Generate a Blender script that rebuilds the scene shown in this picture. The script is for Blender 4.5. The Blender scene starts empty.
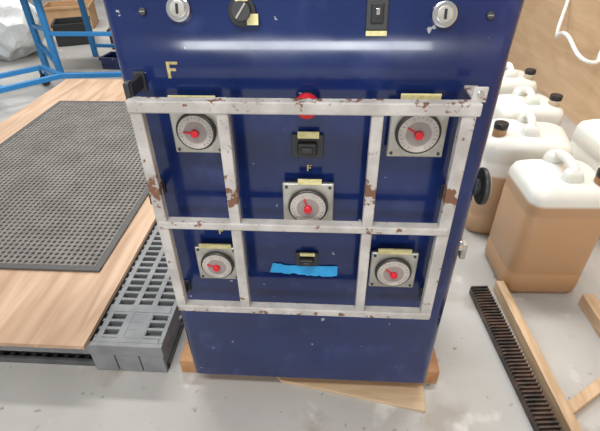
import bpy, bmesh, math, random
from mathutils import Vector, Matrix
random.seed(4)
S=bpy.context.scene
col=bpy.context.collection

# ---------------------------------------------------------------- materials
def mat(name, c, rough=.5, metal=0, spec=.5, coat=0, var=0, vscale=8, c2=None, bump=0, bscale=40, lo=.4, hi=.6, detail=6):
    m=bpy.data.materials.new(name); m.use_nodes=True
    nt=m.node_tree; b=nt.nodes["Principled BSDF"]
    b.inputs["Base Color"].default_value=(*c,1); b.inputs["Roughness"].default_value=rough
    b.inputs["Metallic"].default_value=metal; b.inputs["Specular IOR Level"].default_value=spec
    b.inputs["Coat Weight"].default_value=coat; b.inputs["Coat Roughness"].default_value=.05
    tc=nt.nodes.new("ShaderNodeTexCoord")
    if c2 is not None:
        n=nt.nodes.new("ShaderNodeTexNoise"); n.inputs["Scale"].default_value=vscale; n.inputs["Detail"].default_value=detail
        nt.links.new(tc.outputs["Object"],n.inputs["Vector"])
        r=nt.nodes.new("ShaderNodeValToRGB"); r.color_ramp.elements[0].position=lo; r.color_ramp.elements[1].position=hi
        r.color_ramp.elements[0].color=(*c,1); r.color_ramp.elements[1].color=(*c2,1)
        nt.links.new(n.outputs["Fac"],r.inputs["Fac"]); nt.links.new(r.outputs["Color"],b.inputs["Base Color"])
    if bump:
        n=nt.nodes.new("ShaderNodeTexNoise"); n.inputs["Scale"].default_value=bscale; n.inputs["Detail"].default_value=3
        nt.links.new(tc.outputs["Object"],n.inputs["Vector"])
        bp=nt.nodes.new("ShaderNodeBump"); bp.inputs["Strength"].default_value=bump; bp.inputs["Distance"].default_value=.01
        nt.links.new(n.outputs["Fac"],bp.inputs["Height"]); nt.links.new(bp.outputs["Normal"],b.inputs["Normal"])
    return m

M_blue=mat("navy_gloss_paint",(.005,.015,.082),rough=.17,spec=.5,coat=.35,c2=(.009,.024,.118),vscale=3,bump=.035,bscale=8)
def chips_and_patches(m,c,scale,thr,w=.01):
    nt=m.node_tree; b=nt.nodes["Principled BSDF"]; tc=nt.nodes.new("ShaderNodeTexCoord")
    n=nt.nodes.new("ShaderNodeTexNoise"); n.inputs["Scale"].default_value=scale; n.inputs["Detail"].default_value=4
    nt.links.new(tc.outputs["Object"],n.inputs["Vector"])
    r=nt.nodes.new("ShaderNodeValToRGB"); r.color_ramp.elements[0].position=thr; r.color_ramp.elements[1].position=thr+w
    nt.links.new(n.outputs["Fac"],r.inputs["Fac"])
    mx=nt.nodes.new("ShaderNodeMix"); mx.data_type='RGBA'
    src=b.inputs["Base Color"].links[0].from_socket if b.inputs["Base Color"].links else None
    if src: nt.links.new(src,mx.inputs[6])
    else: mx.inputs[6].default_value=b.inputs["Base Color"].default_value
    mx.inputs[7].default_value=(*c,1)
    nt.links.new(r.outputs["Color"],mx.inputs[0]); nt.links.new(mx.outputs[2],b.inputs["Base Color"])
chips_and_patches(M_blue,(.020,.036,.14),11,.56,.14)  # soft lighter patches: worn paint plus reflections put into the colour
chips_and_patches(M_blue,(.35,.36,.4),34,.715)
def roughvar(m,lo,hi,scale):
    nt=m.node_tree; b=nt.nodes["Principled BSDF"]; tc=nt.nodes.new("ShaderNodeTexCoord")
    n=nt.nodes.new("ShaderNodeTexNoise"); n.inputs["Scale"].default_value=scale; n.inputs["Detail"].default_value=6
    nt.links.new(tc.outputs["Object"],n.inputs["Vector"])
    mr=nt.nodes.new("ShaderNodeMapRange"); mr.inputs[1].default_value=.35; mr.inputs[2].default_value=.65; mr.inputs[3].default_value=lo; mr.inputs[4].default_value=hi
    nt.links.new(n.outputs["Fac"],mr.inputs[0]); nt.links.new(mr.outputs[0],b.inputs["Roughness"])
roughvar(M_blue,.09,.22,5)
M_steel=mat("brushed_steel",(.55,.54,.50),rough=.38,metal=.65,c2=(.42,.40,.35),vscale=25)
M_chrome=mat("chrome",(.8,.8,.8),rough=.15,metal=1)
M_dark=mat("dark_metal",(.05,.052,.055),rough=.45,metal=.4)
M_black=mat("black_plastic",(.015,.015,.016),rough=.4)
M_bezel=mat("bezel",(.05,.045,.042),rough=.3,metal=.3)
M_dial=mat("dial_face",(.53,.50,.46),rough=.35,c2=(.44,.40,.37),vscale=30)
M_dialin=mat("dial_inner",(.30,.255,.24),rough=.35)
M_tick=mat("tick_mark",(.12,.11,.10),rough=.5)
M_red=mat("red_plastic",(.62,.012,.025),rough=.3)
M_label=mat("label_tape",(.76,.70,.36),rough=.5,c2=(.60,.54,.24),vscale=60)
M_letter=mat("letter_paint",(.62,.52,.22),rough=.5,c2=(.42,.34,.14),vscale=90)
M_tape=mat("blue_tape",(.02,.30,.66),rough=.6,c2=(.03,.37,.74),vscale=30,bump=.3,bscale=60)
M_wood=mat("orange_timber",(.36,.17,.07),rough=.65,c2=(.50,.27,.12),vscale=9,bump=.2)
M_white=mat("white_hose",(.85,.85,.83),rough=.4)
M_pallet=mat("pallet_plastic",(.17,.177,.185),rough=.5,c2=(.225,.232,.24),vscale=14)
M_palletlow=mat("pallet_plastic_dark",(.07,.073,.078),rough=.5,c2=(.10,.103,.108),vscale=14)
M_bluesteel=mat("blue_painted_steel",(.03,.22,.52),rough=.35)
M_teal=mat("teal_steel",(.05,.33,.38),rough=.4)
M_bag=mat("plastic_bag",(.62,.68,.70),rough=.3,c2=(.80,.82,.82),vscale=5)
M_crate=mat("maroon_plastic",(.10,.02,.03),rough=.5)
M_card=mat("cardboard",(.45,.27,.13),rough=.8,c2=(.5,.32,.17),vscale=5)
M_rubber=mat("rubber",(.155,.147,.136),rough=.55,c2=(.20,.19,.176),vscale=6)
M_rubdark=mat("rubber_border",(.075,.073,.07),rough=.6)
M_bronze=mat("worn_black",(.02,.018,.017),rough=.45,c2=(.09,.05,.035),vscale=22)

M_frame=mat("grey_white_paint_rust",(.42,.40,.38),rough=.5,c2=(.56,.54,.52),vscale=14,bump=.15,bscale=60)
nt=M_frame.node_tree
def rustband():
    b=nt.nodes["Principled BSDF"]; geo=nt.nodes.new("ShaderNodeNewGeometry"); sep=nt.nodes.new("ShaderNodeSeparateXYZ")
    nt.links.new(geo.outputs["Position"],sep.inputs[0])
    n=nt.nodes.new("ShaderNodeTexNoise"); n.inputs["Scale"].default_value=42; n.inputs["Detail"].default_value=7; n.inputs["Roughness"].default_value=.62
    nt.links.new(geo.outputs["Position"],n.inputs["Vector"])
    last=n.outputs["Fac"]
    for z0,wd,am in ((.875,.055,.21),(1.084,.014,.10),(.488,.016,.10),(.78,.014,.04)):
        s=nt.nodes.new("ShaderNodeMath"); s.operation='SUBTRACT'; s.inputs[1].default_value=z0
        nt.links.new(sep.outputs[2],s.inputs[0])
        a=nt.nodes.new("ShaderNodeMath"); a.operation='ABSOLUTE'; nt.links.new(s.outputs[0],a.inputs[0])
        m1=nt.nodes.new("ShaderNodeMapRange"); m1.inputs[1].default_value=0; m1.inputs[2].default_value=wd; m1.inputs[3].default_value=am; m1.inputs[4].default_value=0
        nt.links.new(a.outputs[0],m1.inputs[0])
        ad=nt.nodes.new("ShaderNodeMath"); nt.links.new(m1.outputs[0],ad.inputs[0]); nt.links.new(last,ad.inputs[1]); last=ad.outputs[0]
    r=nt.nodes.new("ShaderNodeValToRGB"); r.color_ramp.elements[0].position=.63; r.color_ramp.elements[1].position=.675
    nt.links.new(last,r.inputs["Fac"])
    mx=nt.nodes.new("ShaderNodeMix"); mx.data_type='RGBA'
    src=b.inputs["Base Color"].links[0].from_socket
    nt.links.new(src,mx.inputs[6]); mx.inputs[7].default_value=(.19,.09,.05,1)
    nt.links.new(r.outputs["Color"],mx.inputs[0]); nt.links.new(mx.outputs[2],b.inputs["Base Color"])
rustband()

def plymat(name,c1,c2,sx,sy,sz,rough=.6):
    m=bpy.data.materials.new(name); m.use_nodes=True; nt=m.node_tree; b=nt.nodes["Principled BSDF"]
    b.inputs["Roughness"].default_value=rough
    g=nt.nodes.new("ShaderNodeNewGeometry"); mp=nt.nodes.new("ShaderNodeMapping"); mp.inputs["Scale"].default_value=(sx,sy,sz)
    nt.links.new(g.outputs["Position"],mp.inputs["Vector"])
    n=nt.nodes.new("ShaderNodeTexNoise"); n.inputs["Scale"].default_value=1; n.inputs["Detail"].default_value=6; n.inputs["Distortion"].default_value=1.2
    nt.links.new(mp.outputs[0],n.inputs["Vector"])
    r=nt.nodes.new("ShaderNodeValToRGB"); r.color_ramp.elements[0].position=.38; r.color_ramp.elements[1].position=.62
    r.color_ramp.elements[0].color=(*c1,1); r.color_ramp.elements[1].color=(*c2,1)
    nt.links.new(n.outputs["Fac"],r.inputs["Fac"]); nt.links.new(r.outputs["Color"],b.inputs["Base Color"])
    return m
M_ply=plymat("plywood",(.40,.25,.155),(.57,.40,.27),11,1.2,9)
M_plywall=plymat("plywood_wall",(.56,.37,.21),(.66,.46,.28),1.2,1.2,6)
M_pine=plymat("pine",(.47,.32,.19),(.62,.44,.28),30,4,30)
M_raw=plymat("thin_plywood",(.50,.36,.22),(.60,.45,.29),3,30,30)

M_floor=mat("concrete",(.38,.372,.352),rough=.5,c2=(.51,.50,.478),vscale=1.8,lo=.3,hi=.7,bump=.08,bscale=30,detail=10)
chips_and_patches(M_floor,(.24,.215,.18),30,.67,.06)
chips_and_patches(M_floor,(.35,.32,.28),3.3,.60,.10)
chips_and_patches(M_floor,(.60,.59,.57),5.5,.62,.08)
M_wall=mat("painted_wall",(.62,.63,.63),rough=.8,c2=(.58,.59,.59),vscale=1)

# ---------------------------------------------------------------- helpers
def obj(name,me,m=None,parent=None,loc=(0,0,0),smooth=False):
    o=bpy.data.objects.new(name,me); col.objects.link(o)
    if m: me.materials.append(m)
    o.location=loc
    if parent: o.parent=parent
    if smooth:
        for p in me.polygons: p.use_smooth=True
    return o
def empty(name,loc=(0,0,0),rz=0):
    o=bpy.data.objects.new(name,None); o.empty_display_size=.1; col.objects.link(o); o.location=loc; o.rotation_euler=(0,0,rz); return o
def addbox(bm,a,b,mtx=None):
    r=bmesh.ops.create_cube(bm,size=1)
    for v in r['verts']:
        v.co=Vector(((a[i]+b[i])/2+v.co[i]*(b[i]-a[i]) for i in range(3)))
        if mtx: v.co=mtx@v.co
def boxes(name,lst,m,parent=None,bev=.002,loc=(0,0,0)):
    bm=bmesh.new()
    for a,b in lst: addbox(bm,a,b)
    me=bpy.data.meshes.new(name); bm.to_mesh(me); bm.free()
    o=obj(name,me,m,parent,loc)
    if bev:
        md=o.modifiers.new("b","BEVEL"); md.width=bev; md.segments=2; md.limit_method='ANGLE'
    return o
def beam(name,p,q,w,h,m,parent=None,bev=.002,ext=None):
    p=Vector(p);q=Vector(q);d=q-p;L=d.length
    rot=d.to_track_quat('X','Z').to_matrix().to_4x4(); M=Matrix.Translation(p)@rot
    bm=bmesh.new(); addbox(bm,(0,-w/2,-h/2),(L,w/2,h/2),M)
    me=bpy.data.meshes.new(name); bm.to_mesh(me); bm.free()
    o=obj(name,me,m,parent)
    md=o.modifiers.new("b","BEVEL"); md.width=bev; md.segments=2
    return o
def cyl(name,c,r,h,axis,m,parent=None,seg=40,r2=None,bev=.001):
    bm=bmesh.new(); bmesh.ops.create_cone(bm,cap_ends=True,segments=seg,radius1=r,radius2=r if r2 is None else r2,depth=h)
    if axis=='Y': bmesh.ops.rotate(bm,verts=bm.verts,matrix=Matrix.Rotation(math.pi/2,3,'X'))
    if axis=='X': bmesh.ops.rotate(bm,verts=bm.verts,matrix=Matrix.Rotation(math.pi/2,3,'Y'))
    me=bpy.data.meshes.new(name); bm.to_mesh(me); bm.free()
    o=obj(name,me,m,parent,c)
    for p in me.polygons: p.use_smooth=len(p.vertices)==4
    if bev:
        md=o.modifiers.new("b","BEVEL"); md.width=bev; md.segments=2; md.limit_method='ANGLE'; md.angle_limit=.6
    return o
def tube(name,pts,r,m,parent=None,bez=True):
    cu=bpy.data.curves.new(name,'CURVE'); cu.dimensions='3D'; cu.bevel_depth=r; cu.bevel_resolution=5; cu.use_fill_caps=True
    if bez:
        sp=cu.splines.new('BEZIER'); sp.bezier_points.add(len(pts)-1)
        for b,p in zip(sp.bezier_points,pts): b.co=p; b.handle_left_type=b.handle_right_type='AUTO'
    else:
        sp=cu.splines.new('POLY'); sp.points.add(len(pts)-1)
        for b,p in zip(sp.points,pts): b.co=(*p,1)
    cu.materials.append(m)
    o=bpy.data.objects.new(name,cu); col.objects.link(o)
    if parent:o.parent=parent
    return o
def rrect(hx,hy,r,n=7):
    pts=[]
    for cx,cy,a0 in ((hx-r,hy-r,0),(-hx+r,hy-r,90),(-hx+r,-hy+r,180),(hx-r,-hy+r,270)):
        for i in range(n+1):
            a=math.radians(a0+90*i/n); pts.append((cx+r*math.cos(a),cy+r*math.sin(a)))
    return pts
def loft(name,secs,m,parent=None,loc=(0,0,0),smooth=True):
    bm=bmesh.new(); rings=[]
    for z,hx,hy,r,ox,oy in secs:
        rings.append([bm.verts.new((x+ox,y+oy,z)) for x,y in rrect(hx,hy,r)])
    for A,B in zip(rings,rings[1:]):
        k=len(A)
        for i in range(k): bm.faces.new((A[i],A[(i+1)%k],B[(i+1)%k],B[i]))
    bm.faces.new(rings[0][::-1]); bm.faces.new(rings[-1])
    me=bpy.data.meshes.new(name); bm.to_mesh(me); bm.free()
    o=obj(name,me,m,parent,loc,smooth); return o

# ---------------------------------------------------------------- room
boxes("floor",[((-6,-6,-.1),(2.2,8,0))],M_floor,bev=0)
boxes("wall_back",[((-6,8,0),(2.2,8.1,3.2))],M_wall,bev=0)
boxes("wall_right",[((1.92,-6,0),(2.02,8,3.2))],M_plywall,bev=0)
boxes("wall_left",[((-6.1,-6,0),(-6,8,3.2))],M_wall,bev=0)

# ---------------------------------------------------------------- cabinet
cab=empty("control_cabinet",(0,0,0))
SL=1/3.6
prof=[(0,.0705,.400),(0,1.155,.402),((1.41-1.155)*SL,1.41,.44),(.50,1.41,.44),(.50,1.155,.402),(.50,.0705,.400)]
bm=bmesh.new(); NP=len(prof)
A=[bm.verts.new((-h,y,z)) for y,z,h in prof]; B=[bm.verts.new((h,y,z)) for y,z,h in prof]
for V,fl in ((A,1),(B,0)):
    for idx in ((0,1,4,5),(1,2,3,4)):
        q=[V[i] for i in idx]; bm.faces.new(q[::-1] if fl else q)
for i in range(NP): bm.faces.new((A[i],A[(i+1)%NP],B[(i+1)%NP],B[i]))
bmesh.ops.recalc_face_normals(bm,faces=bm.faces)
bw=bm.edges.layers.float.new('bevel_weight_edge')
for e in bm.edges:
    ys=[v.co.y for v in e.verts]; zs=[v.co.z for v in e.verts]; xs=[v.co.x for v in e.verts]
    if xs[0]*xs[1]>0:
        if abs(ys[0]-ys[1])>.3: e[bw]=0 if abs(zs[0]-1.155)<.01 else .3
        else: e[bw]=.75
    elif abs(zs[0]-1.155)<1e-3 and ys[0]<.1: e[bw]=1
    elif abs(zs[0]-1.155)<1e-3: e[bw]=0
    elif zs[0]<.1: e[bw]=.15
    else: e[bw]=.6
me=bpy.data.meshes.new("cabinet_body"); bm.to_mesh(me); bm.free()
body=obj("cabinet_body",me,M_blue,cab)
md=body.modifiers.new("b","BEVEL"); md.width=.04; md.segments=6; md.limit_method='WEIGHT'
for p in me.polygons: p.use_smooth=True
wn=body.modifiers.new("w","WEIGHTED_NORMAL"); wn.keep_sharp=False

TH=math.atan(SL)
def panelframe(name,x,z):
    e=empty(name,(x,(z-1.155)*SL-.0005,z)); e.rotation_euler=(-TH,0,0); return e
for x,z in ((-.252,1.229),(.259,1.219)):
    e=panelframe("key_lock",x,z)
    cyl("lock_ring",(0,-.005,0),.024,.010,'Y',M_chrome,e,bev=.003)
    cyl("lock_core",(0,-.011,0),.015,.006,'Y',M_steel,e)
    boxes("key_slot",[((-.0025,-.0155,-.009),(.0025,-.0135,.009))],M_black,e,bev=0)
e=panelframe("selector_knob",-.127,1.224)
cyl("selector_base",(0,-.004,0),.027,.008,'Y',M_black,e)
cyl("selector_grip",(0,-.014,0),.018,.016,'Y',M_dark,e)
boxes("selector_pointer",[((-.002,-.024,-.016),(.002,-.008,.016))],M_steel,e,bev=.001).rotation_euler=(0,.6,0)
boxes("selector_label",[((.010,-.011,-.024),(.032,-.008,-.004)),((-.012,-.011,.018),(.012,-.008,.028))],M_label,e,bev=0)
e=panelframe("toggle_switch",.133,1.221)
boxes("toggle_plate",[((-.021,-.006,-.03),(.021,0,.03))],M_dark,e)
boxes("toggle_rim",[((-.012,-.010,-.018),(.012,-.004,.018))],M_black,e)
boxes("toggle_lever",[((-.004,-.022,-.004),(.004,-.008,.008))],M_chrome,e)
boxes("toggle_label",[((-.020,-.007,-.040),(.020,-.001,-.031))],M_label,e,bev=0)
for x,z in ((.345,1.217),(-.325,1.225)):
    e=panelframe("panel_screw",x,z); cyl("screw_head",(0,-.003,0),.007,.005,'Y',M_dark,e); boxes("screw_slot",[((-.005,-.0065,-.001),(.005,-.0055,.001))],M_steel,e,bev=0)

def switch(x,z,w,h,lab):
    e=empty("rocker_switch",(x,-.0005,z))
    boxes("switch_plate",[((-w/2,-.010,-h/2),(w/2,0,h/2))],M_dark,e)
    boxes("switch_body",[((-w*.30,-.026,-h*.28),(w*.30,-.008,h*.25))],M_black,e,bev=.004)
    boxes("switch_button",[((-w*.16,-.030,-h*.12),(w*.16,-.024,h*.10))],M_dark,e,bev=.002)
    boxes("switch_label",[((-w*.3,-.015,h/2-.006),(w*.36,-.010,h/2+lab))],M_label,e,bev=.001)
switch(0,.951,.072,.056,.010)
switch(-.003,.618,.060,.042,.004)
e=empty("emergency_stop_button",(0,-.0005,1.054))
cyl("stop_collar",(0,-.0125,0),.020,.025,'Y',M_dark,e)
cyl("stop_mushroom",(0,-.036,0),.028,.024,'Y',M_red,e,r2=.022,bev=.005)
def letterF(x,z,s):
    y0,y1=-.0012,-.0001
    boxes("letter_F",[((x-.35*s,y0,z-.5*s),(x-.17*s,y1,z+.5*s)),((x-.17*s,y0,z+.34*s),(x+.35*s,y1,z+.5*s)),((x-.17*s,y0,z-.06*s),(x+.20*s,y1,z+.10*s))],M_letter,cab,bev=0)
letterF(-.279,1.117,.034); letterF(.004,.892,.016); letterF(-.226,.700,.020)
bm=bmesh.new(); top=[];bot=[];N=22
for i in range(N+1):
    t=i/N; x=-.100+.180*t
    zt=.592-.004*math.sin(t*3)+random.uniform(-.001,.001)+(.004 if t<.15 else 0)
    zb=.556-.006*t+random.uniform(-.0025,.0025)+(.008*(1-t))
    if t>.86: zb+=.008*(t-.86)/.14
    y=-.0022-.002*abs(math.sin(t*9))
    top.append(bm.verts.new((x+ (.004 if i==0 else 0),y,zt)));bot.append(bm.verts.new((x-(.006 if i==0 else 0),y-.001,zb)))
for i in range(N): bm.faces.new((bot[i],bot[i+1],top[i+1],top[i]))
me=bpy.data.meshes.new("masking_tape"); bm.to_mesh(me); bm.free()
o=obj("masking_tape",me,M_tape,None); sm=o.modifiers.new("s","SOLIDIFY"); sm.thickness=.001

cyl("side_handwheel_boss",(.412,.06,.815),.022,.03,'X',M_dark,cab)
cyl("side_handwheel",(.430,.06,.815),.047,.016,'X',M_dark,cab,bev=.006)
cyl("side_handwheel_face",(.440,.06,.815),.034,.006,'X',M_steel,cab)
cyl("latch_pivot",(.410,.06,.625),.016,.024,'X',M_chrome,cab)
boxes("latch_handle",[((.415,.045,.585),(.432,.075,.640))],M_steel,cab,bev=.005)
boxes("side_hinge",[((.40,.10,1.00),(.415,.13,1.07)),((.40,.10,.35),(.415,.13,.42))],M_steel,cab)

# ---------------------------------------------------------------- guard frame
g=empty("steel_guard_frame",(0,0,0))
Y0,Y1=-.082,-.060
for i,(x,w) in enumerate(((-.343,.026),(-.167,.025),(.141,.024),(.316,.028))):
    boxes("post_%d"%(i+1),[((x-w/2,Y0,.480),(x+w/2,Y1,1.083))],M_frame,g,bev=.003)
for i,(z,w,x0,x1) in enumerate(((1.069,.026,-.357,.336),(.776,.020,-.352,.324),(.493,.022,-.348,.329))):
    boxes("rail_%d"%(i+1),[((x0,Y0-.003,z-w/2),(x1,Y1+.001,z+w/2))],M_frame,g,bev=.003)
for i,(x,z) in enumerate(((-.352,1.095),(-.362,.835),(-.352,.50),(.325,.835),(.325,.50))):
    boxes("bracket_%d"%(i+1),[((x-.006,Y1-.004,z-.014),(x+.006,-.002,z+.014)),((x-.012,-.006,z-.020),(x+.012,-.0005,z+.020))],M_dark,g,bev=.002)
boxes("top_hook",[((-.360,Y1-.012,1.078),(-.348,Y1+.01,1.112))],M_dark,g)
boxes("hinge_plate",[((.318,-.062,1.083),(.346,-.0005,1.090)),((.318,-.066,1.078),(.346,-.060,1.108))],M_frame,g)
cyl("hinge_bolt",(.332,-.068,1.097),.006,.006,'Y',M_chrome,g)

# ---------------------------------------------------------------- gauges
def gauge(x,z,w,lab,lw,pa):
    e=empty("dial_gauge",(x,-.0005,z))
    boxes("housing",[((-w*.42,-.022,-w*.42),(w*.42,0,w*.42))],M_dark,e,bev=.003)
    boxes("face_plate",[((-w/2,-.030,-w/2),(w/2,-.021,w/2))],M_steel,e,bev=.003)
    R=w*.395
    cyl("bezel",(0,-.035,0),R,.012,'Y',M_bezel,e,bev=.003)
    cyl("dial",(0,-.0415,0),R*.88,.003,'Y',M_dial,e,bev=0)
    cyl("dial_centre",(0,-.0428,0),R*.56,.003,'Y',M_dialin,e,bev=0)
    bm=bmesh.new()
    for k in range(22):
        a=math.radians(-150+300*k/21); L=R*.08 if k%3 else R*.13
        addbox(bm,(-.0004,-.0436,R*.82-L),(.0004,-.0428,R*.82),Matrix.Rotation(a,4,'Y'))
    me=bpy.data.meshes.new("ticks"); bm.to_mesh(me); bm.free(); obj("ticks",me,M_tick,e)
    cyl("red_knob",(0,-.048,0),R*.20,.010,'Y',M_red,e,bev=.002)
    p=boxes("red_pointer",[((-.0018,-.048,0),(.0018,-.0445,R*.60))],M_red,e,bev=.0006); p.rotation_euler=(0,pa,0)
    for sx in (-1,1):
        for sz in (-1,1): cyl("screw",(sx*w*.42,-.031,sz*w*.42),.0035,.003,'Y',M_dark,e,seg=16,bev=0)
    boxes("label_tape",[((lab[0]-lw/2,-.033,w/2-.002),(lab[0]+lw/2,-.028,w/2+lab[1]))],M_label,e,bev=.001)
    return e
gauge(-.239,.997,.110,(0,.022),.100,-1.5)
gauge(.233,1.000,.120,(-.004,.022),.08,-1.0)
gauge(.002,.807,.120,(.004,.012),.055,-.3)
gauge(-.240,.612,.112,(0,.012),.085,-1.2)
gauge(.224,.606,.120,(-.002,.014),.085,-.9)

# ---------------------------------------------------------------- timber under cabinet
t=empty("timber_bearers",(0,0,0))
boxes("bearer_front",[((-.465,.052,0),(.452,.165,.0695))],M_wood,t,bev=.003)
boxes("bearer_rear",[((-.465,.36,0),(.452,.465,.0695))],M_wood,t,bev=.003)
def poly(name,pts,z0,z1,m,parent=None):
    bm=bmesh.new(); vs=[bm.verts.new((x,y,z0)) for x,y in pts]; f=bm.faces.new(vs)
    r=bmesh.ops.extrude_face_region(bm,geom=[f])
    for v in r['geom']:
        if isinstance(v,bmesh.types.BMVert): v.co.z=z1
    bmesh.ops.recalc_face_normals(bm,faces=bm.faces)
    me=bpy.data.meshes.new(name); bm.to_mesh(me); bm.free(); o=obj(name,me,m,parent)
    md=o.modifiers.new("b","BEVEL"); md.width=.001
    return o
poly("plywood_offcut",[(-.12,.050),(-.10,.030),(.392,-.060),(.402,.050)],0,.014,M_raw)

# ---------------------------------------------------------------- pallet, plywood sheet, mat
pal=empty("plastic_pallet",(0,0,0))
bx=[]
for x in (-.600,-.672,-.750): bx.append(((x-.010,.064,.121),(x+.010,2.765,.1476)))
y=.082
while y<2.76:
    bx.append(((-.768,y,.125),(-.528,y+.011,.1468))); y+=.036
boxes("deck_grid",bx,M_pallet,pal,bev=0)
boxes("deck_edge_side",[((-.529,.061,.088),(-.513,2.779,.1485))],M_pallet,pal,bev=.002)
boxes("deck_edge_front",[((-2.2,.042,.098),(-.511,.060,.149))],M_pallet,pal,bev=.002)
boxes("corner_plate",[((-.766,.0605,.131),(-.530,.079,.1479)),((-.688,.0795,.1315),(-.587,.24,.1462)),((-.766,.201,.132),(-.530,.230,.1482))],M_pallet,pal,bev=0)
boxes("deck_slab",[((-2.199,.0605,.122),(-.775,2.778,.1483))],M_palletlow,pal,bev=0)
fr=[];bk=[]
for x0,x1 in ((-.784,-.516),(-1.50,-1.25),(-2.198,-1.95)):
    for yi,(y0,y1) in enumerate(((.061,.25),(1.3,1.5),(2.55,2.77))):
        bk.append(((x0+.004,y0,.030),(x1-.004,y1,.1205)))
        if yi==0:
            for k in range(3):
                w=(x1-x0)/3; fr.append(((x0+k*w+.002,.046,.003),(x0+(k+1)*w-.002,.0605,.0975)))
boxes("blocks",bk,M_pallet,pal,bev=.004)
boxes("block_fronts",fr,M_pallet,pal,bev=.003)
run=[]
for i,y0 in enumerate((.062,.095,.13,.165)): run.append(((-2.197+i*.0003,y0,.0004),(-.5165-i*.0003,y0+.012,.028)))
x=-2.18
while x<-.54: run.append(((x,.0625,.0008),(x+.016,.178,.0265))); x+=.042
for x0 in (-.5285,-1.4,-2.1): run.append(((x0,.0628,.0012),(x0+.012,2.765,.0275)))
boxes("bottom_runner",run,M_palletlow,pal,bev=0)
boxes("plywood_sheet",[((-2.24,.022,.150),(-.772,2.80,.168))],M_ply,bev=.001)

matp=empty("rubber_drainage_mat",(0,0,.168))
mx0,mx1,my0,my1=-2.02,-.875,.385,2.26
P=.0265; bd=.028
nx=int((mx1-mx0-2*bd)/P); ny=int((my1-my0-2*bd)/P)
sx=(mx1-mx0-2*bd)/nx; sy=(my1-my0-2*bd)/ny
bm=bmesh.new(); K=12
def sq(a):
    c,s=math.cos(a),math.sin(a); m=max(abs(c),abs(s)); return (c/m*.5*sx,s/m*.5*sy)
O=[];I=[];J=[]
for k in range(K):
    a=2*math.pi*k/K
    O.append(bm.verts.new((*sq(a),.010))); r=.0084
    I.append(bm.verts.new((r*math.cos(a),r*math.sin(a),.013))); J.append(bm.verts.new((r*.95*math.cos(a),r*.95*math.sin(a),.001)))
for k in range(K):
    j=(k+1)%K
    bm.faces.new((O[k],O[j],I[j],I[k])); bm.faces.new((I[k],I[j],J[j],J[k]))
for cxs,cys,ka in ((1,1,1),(-1,1,4),(-1,-1,7),(1,-1,10)):
    v=bm.verts.new((cxs*.5*sx,cys*.5*sy,.010)); bm.faces.new((O[ka],v,O[(ka+1)%K]))
bmesh.ops.recalc_face_normals(bm,faces=bm.faces)
me=bpy.data.meshes.new("mat_field"); bm.to_mesh(me); bm.free()
mo=obj("mat_field",me,M_rubber,matp,(mx0+bd+sx/2,my0+bd+sy/2,0))
for cnt,off in ((nx,(sx,0,0)),(ny,(0,sy,0))):
    a=mo.modifiers.new("a","ARRAY"); a.count=cnt; a.use_relative_offset=False; a.use_constant_offset=True; a.constant_offset_displace=off
boxes("mat_border",[((mx0,my0,0),(mx1,my0+bd,.011)),((mx0,my1-bd,0),(mx1,my1,.011)),((mx0,my0+.001,0),(mx0+bd,my1-.001,.0108)),((mx1-bd,my0+.001,0),(mx1,my1-.001,.0108))],M_rubdark,matp,bev=.003)
boxes("mat_base",[((mx0+.01,my0+.01,.0002),(mx1-.01,my1-.01,.0018))],mat("mat_base",(.04,.037,.034),rough=.8),matp,bev=0)

# ---------------------------------------------------------------- jerry cans
def canmat(name,level,liq,top=(.78,.78,.73)):
    m=bpy.data.materials.new(name); m.use_nodes=True; nt=m.node_tree; b=nt.nodes["Principled BSDF"]
    tc=nt.nodes.new("ShaderNodeTexCoord"); sep=nt.nodes.new("ShaderNodeSeparateXYZ"); nt.links.new(tc.outputs["Object"],sep.inputs[0])
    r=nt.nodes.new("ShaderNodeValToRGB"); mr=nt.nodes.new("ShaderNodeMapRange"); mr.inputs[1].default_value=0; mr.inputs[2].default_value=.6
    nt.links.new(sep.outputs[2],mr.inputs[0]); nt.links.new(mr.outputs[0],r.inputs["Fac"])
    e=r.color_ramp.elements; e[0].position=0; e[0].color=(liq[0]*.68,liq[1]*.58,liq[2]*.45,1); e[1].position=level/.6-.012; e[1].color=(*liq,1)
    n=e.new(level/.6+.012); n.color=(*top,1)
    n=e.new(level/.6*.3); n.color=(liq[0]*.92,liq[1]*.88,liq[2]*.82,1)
    nt.links.new(r.outputs["Color"],b.inputs["Base Color"]); b.inputs["Roughness"].default_value=.34
    b.inputs["Subsurface Weight"].default_value=.4; b.inputs["Subsurface Radius"].default_value=(.07,.04,.025); b.inputs["Subsurface Scale"].default_value=.5
    return m
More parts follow.
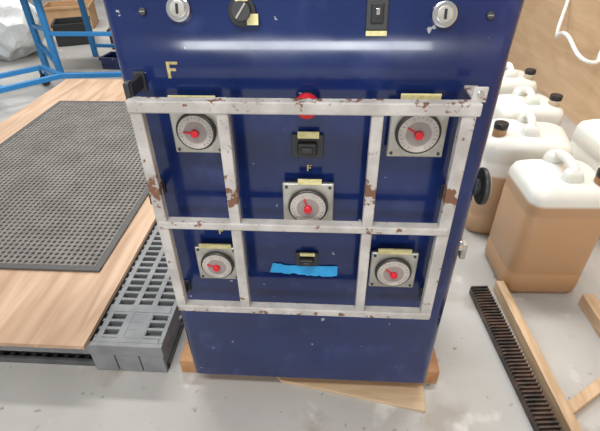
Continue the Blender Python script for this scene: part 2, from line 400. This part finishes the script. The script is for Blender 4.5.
def jerry(x,y,rz,hx,hy,level,liq,capdir=1,h=.50):
    e=empty("jerry_can",(x,y,0),rz)
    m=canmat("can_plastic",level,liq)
    r=.05; k=h/.5
    secs=[(0,hx-.02,hy-.02,r,0,0),(.008,hx-.006,hy-.006,r,0,0),(.03,hx,hy,r,0,0),(.10*k,hx,hy,r,0,0),(.105*k,hx-.003,hy-.003,r,0,0),(.112*k,hx,hy,r,0,0),
          (.36*k,hx,hy,r,0,0),(.368*k,hx-.004,hy-.004,r,0,0),(.378*k,hx,hy,r,0,0),(.43*k,hx-.002,hy-.002,r,0,0),(.452*k,hx-.010,hy-.010,r,0,0),(.468*k,hx-.035,hy-.035,r,0,0),(.476*k,hx-.075,hy-.07,r*.8,0,0)]
    loft("can_body",secs,m,e)
    loft("handle_block_rear",[(.455*k,.045,.035,.02,0,hy-.055),(.50*k,.032,.026,.015,0,hy-.060),(.512*k,.024,.018,.012,0,hy-.062)],m,e)
    loft("handle_block_front",[(.455*k,.045,.03,.02,0,-hy+.085),(.50*k,.032,.022,.015,0,-hy+.09),(.512*k,.024,.016,.012,0,-hy+.092)],m,e)
    tube("handle_grip",[(0,hy-.055,.500*k),(0,hy-.10,.515*k),(0,0,.52*k),(0,-hy+.12,.515*k),(0,-hy+.085,.500*k)],.018,m,e)
    cx=capdir*(hx-.055)
    cyl("neck",(cx,-hy+.07,.478*k),.030,.04,'Z',m,e)
    cyl("cap",(cx,-hy+.07,.507*k),.031,.028,'Z',M_black,e,bev=.004)
    return e
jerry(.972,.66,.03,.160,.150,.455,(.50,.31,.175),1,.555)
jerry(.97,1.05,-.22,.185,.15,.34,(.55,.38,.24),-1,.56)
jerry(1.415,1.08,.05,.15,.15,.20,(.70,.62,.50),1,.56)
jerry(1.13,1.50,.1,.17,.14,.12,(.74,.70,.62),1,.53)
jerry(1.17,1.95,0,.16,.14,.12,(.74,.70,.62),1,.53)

# ---------------------------------------------------------------- ribbed strip + wooden frame
wf=empty("wooden_frame",(0,0,0))
boxes("beam_left",[((-.0175,-.42,0),(.0175,.30,.055))],M_pine,wf,bev=.002,loc=(.818,.235,0)).rotation_euler=(0,0,.05)
boxes("beam_right",[((1.12,-.25,0),(1.17,.47,.055))],M_pine,wf,bev=.002)
beam("diagonal_brace",(.85,-.045,.02),(1.12,.135,.02),.035,.035,M_pine,wf)
rs=empty("ribbed_black_strip",(.735,.235,0),.085)
boxes("strip_base",[((-.035,-.42,0),(.035,.28,.035))],M_bronze,rs,bev=.003)
lst=[];y=-.415
while y<.275: lst.append(((-.036,y,.03),(.036,y+.007,.046))); y+=.0155
boxes("ribs",lst,M_bronze,rs,bev=.001)

# ---------------------------------------------------------------- wall fittings on the right
tube("white_hose",[(1.895,2.3,.55),(1.80,2.2,.50),(1.70,2.45,.62),(1.78,2.75,.55),(1.9,3.0,.75)],.014,M_white)
tube("black_cable",[(1.905,2.35,1.2),(1.86,2.33,.85),(1.84,2.31,.76),(1.88,2.30,.72),(1.90,2.36,.90),(1.905,2.4,1.25)],.012,M_black)
cyl("wall_socket",(1.903,1.98,.70),.035,.03,'X',M_dark)

# ---------------------------------------------------------------- background left
wb=empty("blue_workbench",(0,0,0))
for i,(x,y) in enumerate(((-2.61,3.33),(-2.88,3.55),(-1.35,3.33),(-1.35,4.0),(-2.61,4.1))):
    boxes("leg_%d"%(i+1),[((x-.025,y-.025,0),(x+.025,y+.025,.76))],M_bluesteel,wb,bev=.003)
for i,(p,q) in enumerate((((-2.61,3.33,.42),(-1.35,3.33,.42)),((-2.61,3.33,.12),(-2.88,3.55,.30)),((-2.88,3.55,.45),(-2.61,3.33,.45)),((-2.61,4.1,.12),(-1.35,4.0,.12)))):
    beam("rail_%d"%(i+1),p,q,.035,.035,M_bluesteel,wb)
boxes("bench_top",[((-2.95,3.25,.76),(-1.3,4.15,.80))],M_plywall,wb)
tr=empty("blue_trolley_frame",(0,0,0))
a0,a1=Vector((-3.1,1.98,.17)),Vector((-2.33,2.88,.17))
a2,a3=Vector((-2.33,2.88,.17)),Vector((-1.6,2.95,.17))
b0,b1=Vector((-3.45,2.25,.17)),Vector((-2.65,3.12,.17))
beam("rail_a",a0,a1,.04,.04,M_bluesteel,tr); beam("rail_a2",a2,a3,.04,.04,M_bluesteel,tr); beam("rail_b",b0,b1,.04,.04,M_bluesteel,tr)
beam("rail_c",b1,a1,.04,.04,M_bluesteel,tr)
for i,p in enumerate((a0,a3,b0,b1)):
    x,y=p.x,p.y
    cyl("caster_%d"%(i+1),(x,y,.055),.055,.035,'X',M_black,tr)
    boxes("fork_%d"%(i+1),[((x-.024,y-.02,.05),(x-.018,y+.02,.152)),((x+.018,y-.02,.05),(x+.024,y+.02,.152))],M_bluesteel,tr,bev=0)
for i,tt in enumerate((.1,.6)):
    beam("cross_%d"%(i+1),a0.lerp(a1,tt),b0.lerp(b1,tt),.035,.03,M_bluesteel,tr)
bm=bmesh.new(); bmesh.ops.create_icosphere(bm,subdivisions=5,radius=1)
for v in bm.verts: v.co=Vector((v.co.x*.5,v.co.y*.45,max(v.co.z,-.8)*.38))
me=bpy.data.meshes.new("plastic_rubbish_bag"); bm.to_mesh(me); bm.free()
o=obj("plastic_rubbish_bag",me,M_bag,None,(-3.70,4.15,.325))
tx=bpy.data.textures.new("crumple",'VORONOI'); tx.noise_scale=.16
d=o.modifiers.new("d","DISPLACE"); d.texture=tx; d.strength=.13; d.mid_level=.5
def crate(name,x,y,w,l,h,m,rz=0):
    e=empty(name,(x,y,0),rz); t=.012
    boxes("shell",[((-w/2,-l/2,0),(w/2,l/2,t)),((-w/2,-l/2,0),(-w/2+t,l/2,h)),((w/2-t,-l/2,0),(w/2,l/2,h)),((-w/2,-l/2,0),(w/2,-l/2+t,h)),((-w/2,l/2-t,0),(w/2,l/2,h))],m,e,bev=.003)
    boxes("rim",[((-w/2-.012,-l/2-.012,h-.03),(w/2+.012,-l/2,h)),((-w/2-.012,l/2,h-.03),(w/2+.012,l/2+.012,h)),((-w/2-.012,-l/2,h-.03),(-w/2,l/2,h)),((w/2,-l/2,h-.03),(w/2+.012,l/2,h))],m,e,bev=.002)
crate("maroon_crate",-2.35,4.6,.45,.35,.22,M_crate,.2)
crate("blue_storage_box",-2.15,3.72,.32,.22,.12,M_blue,-.1)
crate("cardboard_box",-3.6,5.6,.6,.5,.30,M_card,.3)
crate("cardboard_box",-2.9,6.3,.5,.4,.35,M_card,-.2)
crate("dark_bin",-2.0,5.2,.5,.4,.35,M_dark,.1)
crate("dark_bin",-3.15,4.75,.4,.4,.25,M_dark,.4)
tube("teal_pipe_stand",[(-3.15,3.1,.0),(-3.15,3.1,.9)],.022,M_teal,None,False)

# ---------------------------------------------------------------- lights
w=bpy.data.worlds.new("w"); S.world=w; w.use_nodes=True
w.node_tree.nodes["Background"].inputs[0].default_value=(.94,.97,1,1); w.node_tree.nodes["Background"].inputs[1].default_value=.43
def area(name,loc,rot,sx,sy,p,c=(1,1,1)):
    l=bpy.data.lights.new(name,'AREA'); l.shape='RECTANGLE'; l.size=sx; l.size_y=sy; l.energy=p; l.color=c
    o=bpy.data.objects.new(name,l); col.objects.link(o); o.location=loc; o.rotation_euler=rot; return o
area("ceiling_lamp",(-.6,-1.2,3.1),(0,0,0),2.4,.35,62,(1,.98,.95))
area("ceiling_lamp",(-1.2,2.2,3.1),(0,0,0),2.4,.35,80,(1,.98,.95))
area("ceiling_lamp",(1.0,1.2,3.1),(0,0,0),1.2,.35,44,(1,.98,.95))
area("ceiling_lamp",(-3.0,4.6,3.1),(0,0,0),2.4,.35,90,(1,.98,.95))
area("hood_sheen_light",(-.3,-5.8,1.62),(math.radians(88),0,0),3.6,.6,110,(.95,.98,1))  # added unseen emitter, placed to put a highlight on the hood bend

# ---------------------------------------------------------------- camera
cam=bpy.data.cameras.new("camera"); cam.sensor_width=36; cam.lens=440/600*36; cam.clip_start=.02
co=bpy.data.objects.new("camera",cam); col.objects.link(co); S.camera=co
xx=Vector((.9981,.0599,-.0132)).normalized(); zz=Vector((.0565,-.8134,.5790)); zz=(zz-xx*zz.dot(xx)).normalized(); yy=zz.cross(xx)
co.matrix_world=Matrix(((xx.x,yy.x,zz.x,.0425),(xx.y,yy.y,zz.y,-.9),(xx.z,yy.z,zz.z,1.3955),(0,0,0,1)))
S.view_settings.view_transform='Standard'
S.view_settings.exposure=0
